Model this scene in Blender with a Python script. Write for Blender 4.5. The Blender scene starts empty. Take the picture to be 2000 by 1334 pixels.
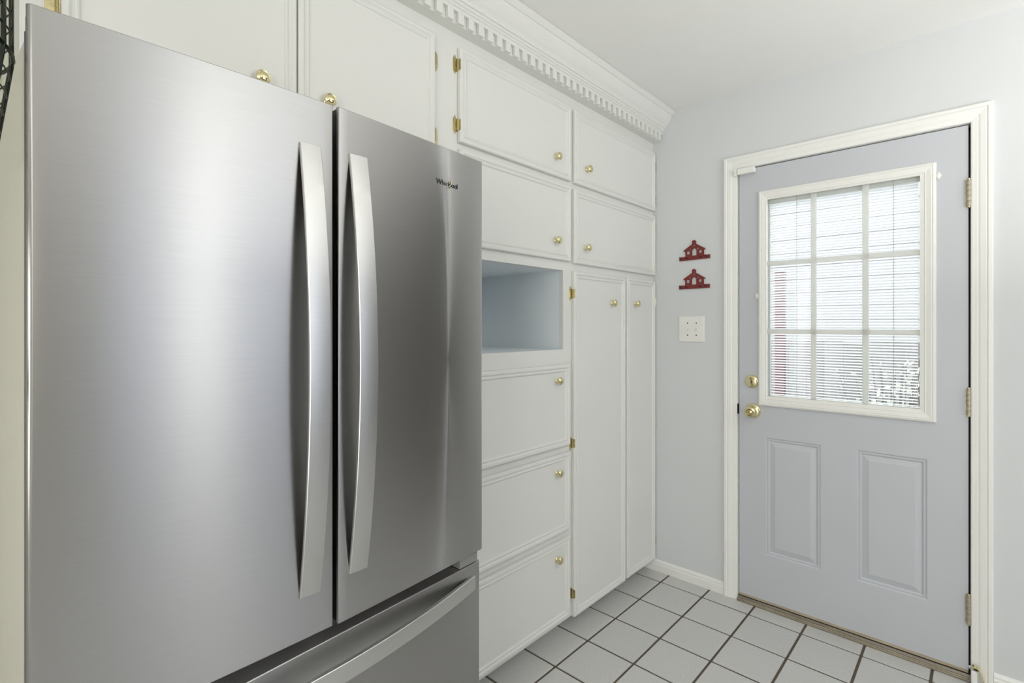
import bpy, bmesh, math, random
from mathutils import Vector, Matrix

random.seed(7)
sc = bpy.context.scene
COL = sc.collection

# ------------------------------------------------------------------ camera, world, lights, exposure
CAM_H = 1.31
YAW = math.radians(42.74)
cam_d = bpy.data.cameras.new('camera')
cam_d.sensor_fit = 'HORIZONTAL'
cam_d.sensor_width = 36.0
cam_d.lens = 988.0 / 2000.0 * 36.0
cam_d.shift_y = -30.0 / 2000.0
cam_d.clip_start = 0.02
cam = bpy.data.objects.new('camera', cam_d)
COL.objects.link(cam)
cam.location = (0, 0, CAM_H)
cam.rotation_euler = (math.pi / 2, 0, YAW - math.pi / 2)
sc.camera = cam

world = bpy.data.worlds.new('sky')
sc.world = world
world.use_nodes = True
bg = world.node_tree.nodes['Background']
bg.inputs['Color'].default_value = (0.94, 0.97, 1.0, 1)
bg.inputs['Strength'].default_value = 4.6


sun_d = bpy.data.lights.new('sun', 'SUN')
sun_d.energy = 2.3
sun_d.angle = math.radians(1.0)
sun_d.color = (1.0, 0.97, 0.92)
sun = bpy.data.objects.new('sun', sun_d)
COL.objects.link(sun)
sun.rotation_euler = Vector((0.55, 0.22, 1.0)).to_track_quat('Z', 'Y').to_euler()


def area(name, loc, rot, sx, sy, power, color=(1, 1, 1)):
    d = bpy.data.lights.new(name, 'AREA')
    d.shape = 'RECTANGLE'
    d.size, d.size_y = sx, sy
    d.energy = power
    d.color = color
    o = bpy.data.objects.new(name, d)
    COL.objects.link(o)
    o.location = loc
    o.rotation_euler = rot
    return o


# unseen area lamp added along the closed left wall,
# as soft fill from the side
area('side_fill', (-2.36, -0.7, 1.08), (math.radians(90), 0, math.radians(-90)), 1.6, 1.95, 52, (1.0, 0.985, 0.97))


def point_fill(name, loc, power, color, radius=0.14):
    d = bpy.data.lights.new(name, 'POINT')
    d.energy = power
    d.color = color
    d.shadow_soft_size = radius
    o = bpy.data.objects.new(name, d)
    COL.objects.link(o)
    o.location = loc


point_fill('room_fill', (-0.35, -0.6, 1.85), 11, (1.0, 0.94, 0.85))  # added warm point fill, no hanging fixture is modelled
point_fill('room_fill', (-1.4, -0.25, 1.5), 6, (1.0, 0.95, 0.87))  # second added fill, out of view to the left

# added unseen lamp aimed up, brightens the ceiling and bounces back
area('ceiling_bounce', (1.25, -1.15, 1.40), (math.radians(180), 0, 0), 1.2, 1.0, 46, (1.0, 0.98, 0.95))

sc.view_settings.view_transform = 'Standard'
sc.view_settings.look = 'None'
sc.view_settings.gamma = 1.0
sc.view_settings.use_curve_mapping = False
sc.view_settings.exposure = -0.13


# ------------------------------------------------------------------ materials
def mat(name, color, rough=0.5, metal=0.0, noise=0.0, nscale=8.0, bump=0.0, bscale=60.0,
        coat=0.0, spec=0.5, stretch=None, per_object=0.0, dark=None):
    m = bpy.data.materials.new(name)
    m.use_nodes = True
    nt = m.node_tree
    b = nt.nodes['Principled BSDF']
    b.inputs['Roughness'].default_value = rough
    b.inputs['Metallic'].default_value = metal
    b.inputs['Specular IOR Level'].default_value = spec
    b.inputs['Coat Weight'].default_value = coat
    b.inputs['Base Color'].default_value = (*color, 1)
    tc = nt.nodes.new('ShaderNodeTexCoord')
    mp = nt.nodes.new('ShaderNodeMapping')
    nt.links.new(tc.outputs['Object'], mp.inputs['Vector'])
    if stretch:
        mp.inputs['Scale'].default_value = stretch
    last = None
    if noise > 0:
        n = nt.nodes.new('ShaderNodeTexNoise')
        n.inputs['Scale'].default_value = nscale
        n.inputs['Detail'].default_value = 5
        nt.links.new(mp.outputs['Vector'], n.inputs['Vector'])
        r = nt.nodes.new('ShaderNodeMix')
        r.data_type = 'RGBA'
        c2 = dark if dark else tuple(c * (1 - noise) for c in color)
        r.inputs[6].default_value = (*c2, 1)
        r.inputs[7].default_value = (*[min(1, c * (1 + noise * .3)) for c in color], 1)
        nt.links.new(n.outputs['Fac'], r.inputs[0])
        last = r.outputs[2]
    if per_object > 0:
        oi = nt.nodes.new('ShaderNodeObjectInfo')
        mr = nt.nodes.new('ShaderNodeMapRange')
        mr.inputs['To Min'].default_value = 1 - per_object
        mr.inputs['To Max'].default_value = 1 + per_object * .4
        nt.links.new(oi.outputs['Random'], mr.inputs['Value'])
        hs = nt.nodes.new('ShaderNodeHueSaturation')
        nt.links.new(mr.outputs['Result'], hs.inputs['Value'])
        if last is not None:
            nt.links.new(last, hs.inputs['Color'])
        else:
            hs.inputs['Color'].default_value = (*color, 1)
        last = hs.outputs['Color']
    if last is not None:
        nt.links.new(last, b.inputs['Base Color'])
    if bump > 0:
        n2 = nt.nodes.new('ShaderNodeTexNoise')
        n2.inputs['Scale'].default_value = bscale
        n2.inputs['Detail'].default_value = 4
        nt.links.new(mp.outputs['Vector'], n2.inputs['Vector'])
        bp = nt.nodes.new('ShaderNodeBump')
        bp.inputs['Strength'].default_value = bump
        bp.inputs['Distance'].default_value = 0.002
        nt.links.new(n2.outputs['Fac'], bp.inputs['Height'])
        nt.links.new(bp.outputs['Normal'], b.inputs['Normal'])
    return m


def steel(name, color, rough, aniso, axis='X', rot=0.0):
    m = bpy.data.materials.new(name)
    m.use_nodes = True
    nt = m.node_tree
    b = nt.nodes['Principled BSDF']
    b.inputs['Metallic'].default_value = 1.0
    b.inputs['Roughness'].default_value = rough
    b.inputs['Anisotropic'].default_value = aniso
    b.inputs['Anisotropic Rotation'].default_value = rot
    t = nt.nodes.new('ShaderNodeTangent')
    t.direction_type = 'RADIAL'
    t.axis = axis
    nt.links.new(t.outputs['Tangent'], b.inputs['Tangent'])
    tc = nt.nodes.new('ShaderNodeTexCoord')
    mp = nt.nodes.new('ShaderNodeMapping')
    mp.inputs['Scale'].default_value = (6, 6, 420)
    nt.links.new(tc.outputs['Object'], mp.inputs['Vector'])
    n = nt.nodes.new('ShaderNodeTexNoise')
    n.inputs['Scale'].default_value = 1.6
    n.inputs['Detail'].default_value = 4
    nt.links.new(mp.outputs['Vector'], n.inputs['Vector'])
    mx = nt.nodes.new('ShaderNodeMix')
    mx.data_type = 'RGBA'
    mx.inputs[6].default_value = (*[c * .93 for c in color], 1)
    mx.inputs[7].default_value = (*[min(1, c * 1.06) for c in color], 1)
    nt.links.new(n.outputs['Fac'], mx.inputs[0])
    nt.links.new(mx.outputs[2], b.inputs['Base Color'])
    bp = nt.nodes.new('ShaderNodeBump')
    bp.inputs['Strength'].default_value = 0.02
    bp.inputs['Distance'].default_value = 0.0006
    nt.links.new(n.outputs['Fac'], bp.inputs['Height'])
    nt.links.new(bp.outputs['Normal'], b.inputs['Normal'])
    return m


def glass_mat(name):
    m = bpy.data.materials.new(name)
    m.use_nodes = True
    nt = m.node_tree
    for n in list(nt.nodes):
        nt.nodes.remove(n)
    out = nt.nodes.new('ShaderNodeOutputMaterial')
    tr = nt.nodes.new('ShaderNodeBsdfTransparent')
    tr.inputs['Color'].default_value = (0.97, 0.985, 0.98, 1)
    gl = nt.nodes.new('ShaderNodeBsdfGlossy')
    gl.inputs['Roughness'].default_value = 0.02
    lw = nt.nodes.new('ShaderNodeLayerWeight')
    lw.inputs['Blend'].default_value = 0.5
    pw = nt.nodes.new('ShaderNodeMath')
    pw.operation = 'POWER'
    pw.inputs[1].default_value = 4.0
    nt.links.new(lw.outputs['Facing'], pw.inputs[0])
    fr = nt.nodes.new('ShaderNodeMath')
    fr.operation = 'MULTIPLY_ADD'
    fr.inputs[1].default_value = 0.6
    fr.inputs[2].default_value = 0.03
    nt.links.new(pw.outputs[0], fr.inputs[0])
    mx = nt.nodes.new('ShaderNodeMixShader')
    nt.links.new(fr.outputs[0], mx.inputs[0])
    nt.links.new(tr.outputs[0], mx.inputs[1])
    nt.links.new(gl.outputs[0], mx.inputs[2])
    nt.links.new(mx.outputs[0], out.inputs['Surface'])
    return m


def slat_mat(name, col, tcol, fac):
    m = bpy.data.materials.new(name)
    m.use_nodes = True
    nt = m.node_tree
    b = nt.nodes['Principled BSDF']
    b.inputs['Base Color'].default_value = (*col, 1)
    b.inputs['Roughness'].default_value = 0.45
    out = nt.nodes['Material Output']
    tl = nt.nodes.new('ShaderNodeBsdfTranslucent')
    tl.inputs['Color'].default_value = (*tcol, 1)
    mx = nt.nodes.new('ShaderNodeMixShader')
    mx.inputs[0].default_value = fac
    nt.links.new(b.outputs[0], mx.inputs[1])
    nt.links.new(tl.outputs[0], mx.inputs[2])
    nt.links.new(mx.outputs[0], out.inputs['Surface'])
    return m


M = {}
M['wall'] = mat('wall_paint', (0.64, 0.658, 0.665), 0.7, noise=0.02, nscale=3, bump=0.06, bscale=220)
M['wall_plain'] = mat('wall_paint_plain', (0.70, 0.70, 0.68), 0.7, noise=0.02, bump=0.05, bscale=200)
M['wall_front'] = mat('darkened_wall_paint', (0.25, 0.245, 0.215), 0.7, noise=0.03, bump=0.05, bscale=200)  # unseen wall coloured dark so the left fridge door reflects dimmer
M['wall_green'] = mat('pale_green_wall_paint', (0.62, 0.63, 0.50), 0.7, noise=0.03, bump=0.05, bscale=200)
M['wall_dim'] = mat('added_dim_room_paint', (0.34, 0.33, 0.29), 0.75, noise=0.04, bump=0.05, bscale=200)  # dimness of the added room is put into this colour
M['ceiling'] = mat('ceiling_paint', (0.83, 0.835, 0.81), 0.8, noise=0.02, bump=0.08, bscale=160)
M['cab'] = mat('cabinet_paint', (0.735, 0.742, 0.706), 0.33, noise=0.025, nscale=5, bump=0.035, bscale=90, spec=0.4)
M['trim'] = mat('trim_paint', (0.81, 0.815, 0.78), 0.36, noise=0.03, nscale=6, bump=0.03, bscale=70)
M['door'] = mat('door_paint', (0.525, 0.545, 0.575), 0.42, noise=0.03, nscale=4, bump=0.05, bscale=140)
M['niche'] = mat('niche_paint', (0.80, 0.855, 0.88), 0.6, noise=0.03, bump=0.03)
M['tile'] = mat('glazed_floor_tile', (0.60, 0.60, 0.585), 0.34, noise=0.16, nscale=95, bump=0.10, bscale=120, per_object=0.03)
M['grout'] = mat('dark_grout', (0.115, 0.095, 0.065), 0.9, noise=0.35, nscale=22, bump=0.3, bscale=90)
M['brass'] = mat('polished_brass', (0.80, 0.71, 0.42), 0.16, metal=1.0, noise=0.12, nscale=25)
M['brass_old'] = mat('aged_brass', (0.74, 0.66, 0.39), 0.24, metal=1.0, noise=0.5, nscale=70, dark=(0.30, 0.25, 0.12))
M['steel'] = steel('brushed_steel', (0.465, 0.462, 0.455), 0.33, 0.9, 'X')
M['steel_handle'] = steel('satin_steel_handle', (0.61, 0.61, 0.60), 0.36, 0.4, 'X')
M['steel_handle_h'] = steel('satin_steel_drawer_handle', (0.66, 0.66, 0.645), 0.36, 0.4, 'X')
M['fridge_side'] = mat('fridge_side_paint', (0.80, 0.77, 0.73), 0.14, metal=0.2, noise=0.05, bump=0.10, bscale=420)
M['black'] = mat('black_plastic', (0.012, 0.012, 0.012), 0.5, noise=0.1)
M['gasket'] = mat('grey_gasket', (0.24, 0.23, 0.24), 0.55, noise=0.1)
M['grey_plastic'] = mat('grey_plastic', (0.22, 0.22, 0.215), 0.4, noise=0.05)
M['letter'] = mat('badge_letter', (0.03, 0.03, 0.035), 0.25, metal=0.6, noise=0.05)
M['gold_ring'] = mat('badge_ring', (0.72, 0.62, 0.38), 0.25, metal=0.9, noise=0.05)
M['chrome'] = mat('badge_chrome', (0.75, 0.75, 0.74), 0.15, metal=1.0, noise=0.03)
M['red_wood'] = mat('barn_red_painted_wood', (0.185, 0.022, 0.018), 0.55, noise=0.25, nscale=40, bump=0.1)
M['dark_iron'] = mat('dark_iron', (0.03, 0.02, 0.015), 0.45, metal=0.6, noise=0.2)
M['plastic_white'] = mat('white_plastic', (0.80, 0.80, 0.76), 0.35, noise=0.02)
M['lite'] = mat('white_lite_frame', (0.80, 0.80, 0.76), 0.4, noise=0.03, nscale=10)
M['muntin'] = slat_mat('white_muntin', (0.86, 0.86, 0.83), (0.88, 0.88, 0.85), 0.6)
M['slat'] = slat_mat('blind_slat', (0.88, 0.88, 0.90), (0.92, 0.92, 0.95), 0.6)
M['shade'] = slat_mat('added_shade_panel', (0.70, 0.72, 0.78), (0.70, 0.73, 0.82), 0.75)  # invented covering that dims the outer openings in the fridge reflection
M['cord'] = mat('blind_cord', (0.30, 0.30, 0.33), 0.8, noise=0.05)
M['glass'] = glass_mat('window_glass')
M['hinge'] = mat('painted_hinge_metal', (0.50, 0.47, 0.38), 0.4, metal=0.5, noise=0.4, nscale=70, dark=(0.24, 0.20, 0.13))
M['seal'] = mat('black_seal_and_shade', (0.02, 0.02, 0.02), 0.7, noise=0.2)  # door seal, also the black strips in the threshold
M['threshold'] = mat('weathered_threshold', (0.33, 0.29, 0.22), 0.45, metal=0.3, noise=0.65, nscale=14, dark=(0.09, 0.07, 0.05), stretch=(8, 1, 8))
M['lip'] = mat('worn_threshold_lip', (0.55, 0.51, 0.42), 0.4, metal=0.4, noise=0.5, nscale=18, dark=(0.22, 0.19, 0.14), stretch=(8, 1, 8))
M['sweep'] = mat('door_sweep', (0.55, 0.47, 0.34), 0.5, noise=0.5, nscale=16, dark=(0.20, 0.15, 0.09), stretch=(8, 1, 8))
M['wire'] = mat('dark_green_wire', (0.018, 0.026, 0.016), 0.35, metal=0.5, noise=0.3)
M['siding'] = mat('cream_siding', (0.33, 0.325, 0.34), 0.6, noise=0.04)
M['roof'] = mat('lavender_grey_shingle', (0.42, 0.42, 0.46), 0.8, noise=0.25, nscale=12)
M['fence'] = mat('weathered_fence_wood', (0.35, 0.34, 0.35), 0.8, noise=0.5, nscale=9, per_object=0.25, stretch=(6, 6, 0.6))
M['post'] = mat('maroon_post_paint', (0.16, 0.07, 0.085), 0.6, noise=0.2)
M['concrete'] = mat('patio_concrete', (0.55, 0.54, 0.52), 0.85, noise=0.2, nscale=6)
M['twig'] = mat('dry_twig', (0.13, 0.12, 0.11), 0.8, noise=0.4, nscale=20)
M['leaf'] = mat('pale_dry_leaf', (0.62, 0.62, 0.56), 0.7, noise=0.3, nscale=20)
M['wood_cab'] = mat('brown_wood', (0.16, 0.075, 0.035), 0.45, noise=0.5, nscale=5, stretch=(6, 6, 0.7))


# ------------------------------------------------------------------ builders
ROOTLOC = {}


def props(o, label=None, cat=None, group=None, kind=None):
    if label: o['label'] = label
    if cat: o['category'] = cat
    if group: o['group'] = group
    if kind: o['kind'] = kind
    return o


def wloc(o):
    return ROOTLOC.get(o.name, Vector((0, 0, 0)))


def thing(name, loc, label=None, cat=None, group=None, kind=None):
    o = bpy.data.objects.new(name, None)
    COL.objects.link(o)
    o.empty_display_size = 0.05
    o.location = loc
    ROOTLOC[o.name] = Vector(loc)
    return props(o, label, cat, group, kind)


def place(o, world, parent):
    world = Vector(world)
    if parent is not None:
        o.parent = parent
        o.location = world - wloc(parent)
    else:
        o.location = world
    ROOTLOC[o.name] = world
    return o


def mesh_obj(name, verts, faces, material, parent=None, smooth=False, origin=None, bevel=0.0, segs=2,
             angle=30, kind=None, merge=True):
    verts = [Vector(v) for v in verts]
    if origin is None:
        lo = Vector([min(v[i] for v in verts) for i in range(3)])
        hi = Vector([max(v[i] for v in verts) for i in range(3)])
        origin = Vector(((lo.x + hi.x) / 2, (lo.y + hi.y) / 2, (lo.z + hi.z) / 2))
    origin = Vector(origin)
    me = bpy.data.meshes.new(name)
    bm = bmesh.new()
    bv = [bm.verts.new(v - origin) for v in verts]
    for f in faces:
        try:
            bm.faces.new([bv[i] for i in f])
        except ValueError:
            pass
    if merge:
        bmesh.ops.remove_doubles(bm, verts=bm.verts[:], dist=1e-6)
    bmesh.ops.recalc_face_normals(bm, faces=bm.faces[:])
    if bevel > 0:
        ed = [e for e in bm.edges if len(e.link_faces) == 2 and e.calc_face_angle(0) > math.radians(angle)]
        bmesh.ops.bevel(bm, geom=ed, offset=bevel, segments=segs, profile=0.5, affect='EDGES', clamp_overlap=True)
    if smooth:
        for f in bm.faces:
            f.smooth = True
    bm.to_mesh(me)
    bm.free()
    if smooth:
        try:
            me.set_sharp_from_angle(angle=math.radians(40))
        except Exception:
            pass
    me.materials.append(material)
    o = bpy.data.objects.new(name, me)
    COL.objects.link(o)
    place(o, origin, parent)
    if kind: o['kind'] = kind
    return o


class Geo:
    def __init__(s):
        s.v, s.f = [], []

    def box(s, x0, x1, y0, y1, z0, z1):
        n = len(s.v)
        s.v += [(x0, y0, z0), (x1, y0, z0), (x1, y1, z0), (x0, y1, z0), (x0, y0, z1), (x1, y0, z1), (x1, y1, z1), (x0, y1, z1)]
        s.f += [tuple(n + i for i in q) for q in ((0, 3, 2, 1), (4, 5, 6, 7), (0, 1, 5, 4), (1, 2, 6, 5), (2, 3, 7, 6), (3, 0, 4, 7))]
        return s

    def tube(s, pts, r, sides=8, caps=True):
        pts = [Vector(p) for p in pts]
        rings = []
        for i, p in enumerate(pts):
            a = pts[max(i - 1, 0)]
            b = pts[min(i + 1, len(pts) - 1)]
            t = (b - a).normalized()
            ref = Vector((0, 0, 1)) if abs(t.z) < 0.9 else Vector((1, 0, 0))
            u = t.cross(ref).normalized()
            w = t.cross(u).normalized()
            rr = r[i] if isinstance(r, (list, tuple)) else r
            ring = []
            for k in range(sides):
                an = 2 * math.pi * k / sides
                s.v.append(tuple(p + u * (math.cos(an) * rr) + w * (math.sin(an) * rr)))
                ring.append(len(s.v) - 1)
            rings.append(ring)
        for a, b in zip(rings, rings[1:]):
            for k in range(sides):
                s.f.append((a[k], a[(k + 1) % sides], b[(k + 1) % sides], b[k]))
        if caps:
            s.f.append(tuple(rings[0]))
            s.f.append(tuple(reversed(rings[-1])))
        return s

    def lathe(s, center, axis, prof, sides=24):
        """prof: (radius, height along axis)"""
        c = Vector(center)
        ax = Vector(axis).normalized()
        ref = Vector((0, 0, 1)) if abs(ax.z) < 0.9 else Vector((1, 0, 0))
        u = ax.cross(ref).normalized()
        w = ax.cross(u).normalized()
        rings = []
        for r, h in prof:
            ring = []
            if r <= 1e-6:
                s.v.append(tuple(c + ax * h))
                ring = [len(s.v) - 1]
            else:
                for k in range(sides):
                    an = 2 * math.pi * k / sides
                    s.v.append(tuple(c + ax * h + u * (math.cos(an) * r) + w * (math.sin(an) * r)))
                    ring.append(len(s.v) - 1)
            rings.append(ring)
        for a, b in zip(rings, rings[1:]):
            for k in range(sides):
                k2 = (k + 1) % sides
                if len(a) == 1 and len(b) == 1:
                    continue
                if len(a) == 1:
                    s.f.append((a[0], b[k2], b[k]))
                elif len(b) == 1:
                    s.f.append((a[k], a[k2], b[0]))
                else:
                    s.f.append((a[k], a[k2], b[k2], b[k]))
        if len(rings[0]) > 1: s.f.append(tuple(reversed(rings[0])))
        if len(rings[-1]) > 1: s.f.append(tuple(rings[-1]))
        return s

    def prism(s, poly, mapf, d0, d1):
        """poly of (a,b); mapf(a,b,d) -> xyz; extruded between depths d0 and d1"""
        n = len(s.v)
        k = len(poly)
        s.v += [mapf(a, b, d0) for a, b in poly] + [mapf(a, b, d1) for a, b in poly]
        s.f.append(tuple(range(n, n + k)))
        s.f.append(tuple(reversed(range(n + k, n + 2 * k))))
        for i in range(k):
            j = (i + 1) % k
            s.f.append((n + i, n + j, n + k + j, n + k + i))
        return s

    def rings(s, a0, a1, b0, b1, prof, mapf, close_first=False, close_last=True):
        """nested rectangles: prof = [(inset, depth)]; mapf(a,b,depth)"""
        rs = []
        for ins, d in prof:
            n = len(s.v)
            s.v += [mapf(a0 + ins, b0 + ins, d), mapf(a1 - ins, b0 + ins, d), mapf(a1 - ins, b1 - ins, d), mapf(a0 + ins, b1 - ins, d)]
            rs.append(n)
        for p, q in zip(rs, rs[1:]):
            for i in range(4):
                j = (i + 1) % 4
                s.f.append((p + i, p + j, q + j, q + i))
        if close_first: s.f.append(tuple(rs[0] + i for i in (3, 2, 1, 0)))
        if close_last: s.f.append(tuple(rs[-1] + i for i in (0, 1, 2, 3)))
        return s

    def make(s, name, material, parent=None, **kw):
        return mesh_obj(name, s.v, s.f, material, parent, **kw)


def box(name, x0, x1, y0, y1, z0, z1, material, parent=None, bevel=0.0, **kw):
    return Geo().box(x0, x1, y0, y1, z0, z1).make(name, material, parent, bevel=bevel, **kw)


def structure(o):
    o['kind'] = 'structure'
    return o


# ------------------------------------------------------------------ constants of the room
XW = 2.525          # wall with the door
YF = 1.276          # front plane of the cabinet doors
YFF = 1.293         # face frame
YB = 1.92           # wall behind the cabinets
XL = -2.4
YR = -2.6           # wall behind the camera
ZC = 2.44

# floor: grout bed, tiles as parts
floor = structure(box('floor', XL - .1, XW + .13, YR - .1, YB + .1, -0.10, -0.0035, M['grout']))
GX, GY, PX, PY, GW = 2.420, 1.200, 0.2188, 0.2135, 0.0092
tile_cache = {}


def tile_mesh(w, h):
    key = (round(w, 3), round(h, 3))
    if key not in tile_cache:
        g = Geo().box(-w / 2, w / 2, -h / 2, h / 2, -0.009, 0.0)
        o = g.make('tile', M['tile'], None, origin=(0, 0, 0), bevel=0.0018, segs=1)
        me = o.data
        bpy.data.objects.remove(o)
        tile_cache[key] = me
    return tile_cache[key]


rest = Geo()
for i in range(-2, 24):
    for j in range(-2, 19):
        x1 = GX - i * PX + PX - GW / 2
        x0 = x1 - PX + GW
        y1 = GY - j * PY + PY - GW / 2
        y0 = y1 - PY + GW
        x0, x1 = max(x0, XL), min(x1, XW - 0.001)
        y0, y1 = max(y0, YR), min(y1, YB)
        if x1 - x0 < 0.015 or y1 - y0 < 0.015:
            continue
        if x1 < 0.2 or y1 < -1.0 or y0 > 1.4:
            rest.box(x0, x1, y0, y1, -0.009, 0.0)
        else:
            o = bpy.data.objects.new('tile', tile_mesh(x1 - x0, y1 - y0))
            COL.objects.link(o)
            place(o, ((x0 + x1) / 2, (y0 + y1) / 2, random.uniform(-0.0004, 0.0003)), floor)
rest.make('tile_field', M['tile'], floor, kind='stuff', merge=False)

ceiling = structure(box('ceiling', XL - .1, XW + .13, YR - .1, YB + .1, ZC, ZC + .1, M['ceiling']))

# wall with the door: opening for the door, added opening to a dim unseen room further right
DY0, DY1 = 0.020, 0.858      # rough opening (inside of casing/jamb)
DZ1 = 2.064
OY0, OY1, OZ1 = -2.45, -0.15, 2.34
g = Geo()
g.box(XW, XW + .12, DY1, YB, 0, ZC)
g.box(XW, XW + .12, DY0, DY1, DZ1, ZC)
g.box(XW, XW + .12, OY1, DY0, 0, ZC)
g.box(XW, XW + .12, OY0, OY1, OZ1, ZC)
g.box(XW, XW + .12, YR, OY0, 0, ZC)
structure(g.make('wall_right', M['wall']))
structure(box('wall_back', XL - .1, XW + .12, YB, YB + .1, 0, ZC, M['wall_green']))
structure(box('wall_left', XL - .1, XL, YR, YB, 0, ZC, M['wall_plain']))
# unseen wall behind the camera, openings sized to shape the fridge reflections
g = Geo()
g.box(XL, 0.52, YR - .1, YR, 0, ZC)
g.box(0.52, 2.20, YR - .1, YR, 0, 0.70)
g.box(0.52, 2.20, YR - .1, YR, 2.30, ZC)
g.box(0.90, 0.95, YR - .1, YR, 0.70, 2.30)
g.box(1.47, 1.52, YR - .1, YR, 0.70, 2.30)
g.box(2.20, XW, YR - .1, YR, 0, ZC)
structure(g.make('wall_front', M['wall_front']))
for k, (xa, xb) in enumerate(((0.52, 0.90), (1.52, 2.20))):
    structure(box('window_%d' % (k + 1), xa, xb, YR - .06, YR - .058, 0.70, 2.30, M['shade']))  # added translucent panels, give medium bands in the fridge reflection
# unseen dim room, added to darken the reflection in the right fridge door
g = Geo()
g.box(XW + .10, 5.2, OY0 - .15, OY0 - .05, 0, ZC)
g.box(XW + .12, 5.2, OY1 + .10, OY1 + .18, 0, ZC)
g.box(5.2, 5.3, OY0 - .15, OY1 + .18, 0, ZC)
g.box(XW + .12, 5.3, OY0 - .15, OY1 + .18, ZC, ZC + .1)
structure(g.make('wall_added_room', M['wall_dim']))
structure(box('floor', XW + .13, 5.3, OY0 - .15, OY1 + .18, -0.1, -0.002, M['wood_cab']))

# baseboards on the door wall
def baseboard(y0, y1, name='baseboard_right'):
    prof = [(XW, 0.0), (XW - .013, 0.0), (XW - .013, .036), (XW - .0105, .041), (XW - .0105, .049), (XW - .006, .057), (XW, .059)]
    g = Geo().prism(prof, lambda a, b, d: (a, d, b), y0, y1)
    return structure(g.make(name, M['trim']))


baseboard(0.916, 1.40)
baseboard(-0.15, -0.038)

# ------------------------------------------------------------------ door casing (profiled trim)
CY0, CY1, CZ1 = -0.037, 0.915, 2.122     # outside
IY0, IY1, IZ1 = 0.0235, 0.852, 2.061     # inside
cprof = [(0.0, 0.0), (0.0, 0.017), (0.004, 0.019), (0.013, 0.019), (0.016, 0.0155), (0.020, 0.0165), (0.034, 0.0145),
         (0.040, 0.012), (0.043, 0.0125), (0.050, 0.0115), (0.056, 0.011), (0.060, 0.009), (0.061, 0.0)]
g = Geo()
path = [(CY1, 0.0, -1, 0), (CY1, CZ1, -1, -1), (CY0, CZ1, 1, -1), (CY0, 0.0, 1, 0)]
rings_i = []
for (y, z, dy, dz) in path:
    n = len(g.v)
    for ins, th in cprof:
        g.v.append((XW - th, y + dy * ins, z + dz * ins))
    rings_i.append(n)
K = len(cprof)
for a, b in zip(rings_i, rings_i[1:]):
    for i in range(K):
        j = (i + 1) % K
        g.f.append((a + i, a + j, b + j, b + i))
g.f.append(tuple(range(rings_i[0], rings_i[0] + K)))
g.f.append(tuple(reversed(range(rings_i[-1], rings_i[-1] + K))))
trim1 = structure(g.make('trim_1', M['trim']))
# jamb lining and seal
g = Geo()
g.box(XW + .001, XW + .12, 0.852, 0.858, 0, 2.061)
g.box(XW + .001, XW + .12, 0.0202, 0.0235, 0, 2.061)
g.box(XW + .001, XW + .12, 0.0202, 0.858, 2.0605, 2.064)
g.make('jamb', M['trim'], trim1)
g = Geo()
g.box(XW + .048, XW + .062, 0.838, 0.852, 0.03, 2.06)
g.box(XW + .048, XW + .062, 0.0235, 0.036, 0.03, 2.06)
g.box(XW + .048, XW + .062, 0.0235, 0.852, 2.046, 2.0605)
g.make('weather_seal', M['seal'], trim1)
g = Geo()
g.box(XW - .0092, XW + .02, 0.8500, 0.8523, 0.890, 0.938)
g.make('strike_plate', M['dark_iron'], trim1)

# threshold
prof = [(XW - .020, 0.0), (XW - .020, .005), (XW - .011, .0085), (XW - .006, .010), (XW - .002, .0195), (XW + .02, .021), (XW + .11, .016), (XW + .11, 0)]
th = structure(Geo().prism(prof, lambda a, b, d: (a, d, b), 0.0236, 0.8518).make('trim_2', M['threshold']))
box('threshold_lip', XW - .0125, XW - .0100, 0.0236, 0.8518, .0, .0120, M['lip'], th, bevel=.0006)
box('groove_dark_strip', XW - .0099, XW - .0068, 0.0236, 0.8518, .0, .0112, M['seal'], th)  # solid black strip drawn in place of a groove
box('threshold_lip', XW - .0190, XW - .0172, 0.0236, 0.8518, .0, .0072, M['lip'], th, bevel=.0005)
box('gap_shade_strip', XW - .0015, XW + .030, 0.0240, 0.8514, .0200, .0240, M['seal'], th)  # black strip painting the shade under the door sweep

# ------------------------------------------------------------------ exterior door
door = structure(thing('door_1', (XW + .022, 0.44, 0.03)))
XD = XW + .001
DTH = .044
dy0, dy1, dz0, dz1 = 0.030, 0.8475, 0.034, 2.0555
LY0, LY1, LZ0, LZ1 = 0.155, 0.735, 0.965, 1.912       # hole for the glass
P1 = (0.505, 0.731, 0.247, 0.795)
P2 = (0.146, 0.377, 0.247, 0.796)
ys = sorted([dy0, dy1, LY0, LY1, P1[0], P1[1], P2[0], P2[1]])
zs = sorted([dz0, dz1, LZ0, LZ1, P1[2], P1[3], P2[3]])
g = Geo()


def inside(y, z, r):
    return r[0] < y < r[1] and r[2] < z < r[3]


for y0, y1 in zip(ys, ys[1:]):
    for z0, z1 in zip(zs, zs[1:]):
        cy, cz = (y0 + y1) / 2, (z0 + z1) / 2
        for xx in (XD, XD + DTH):
            hole = inside(cy, cz, (LY0, LY1, LZ0, LZ1)) or (xx == XD and (inside(cy, cz, P1) or inside(cy, cz, P2)))
            if not hole:
                n = len(g.v)
                g.v += [(xx, y0, z0), (xx, y1, z0), (xx, y1, z1), (xx, y0, z1)]
                g.f.append((n, n + 1, n + 2, n + 3))
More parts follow.
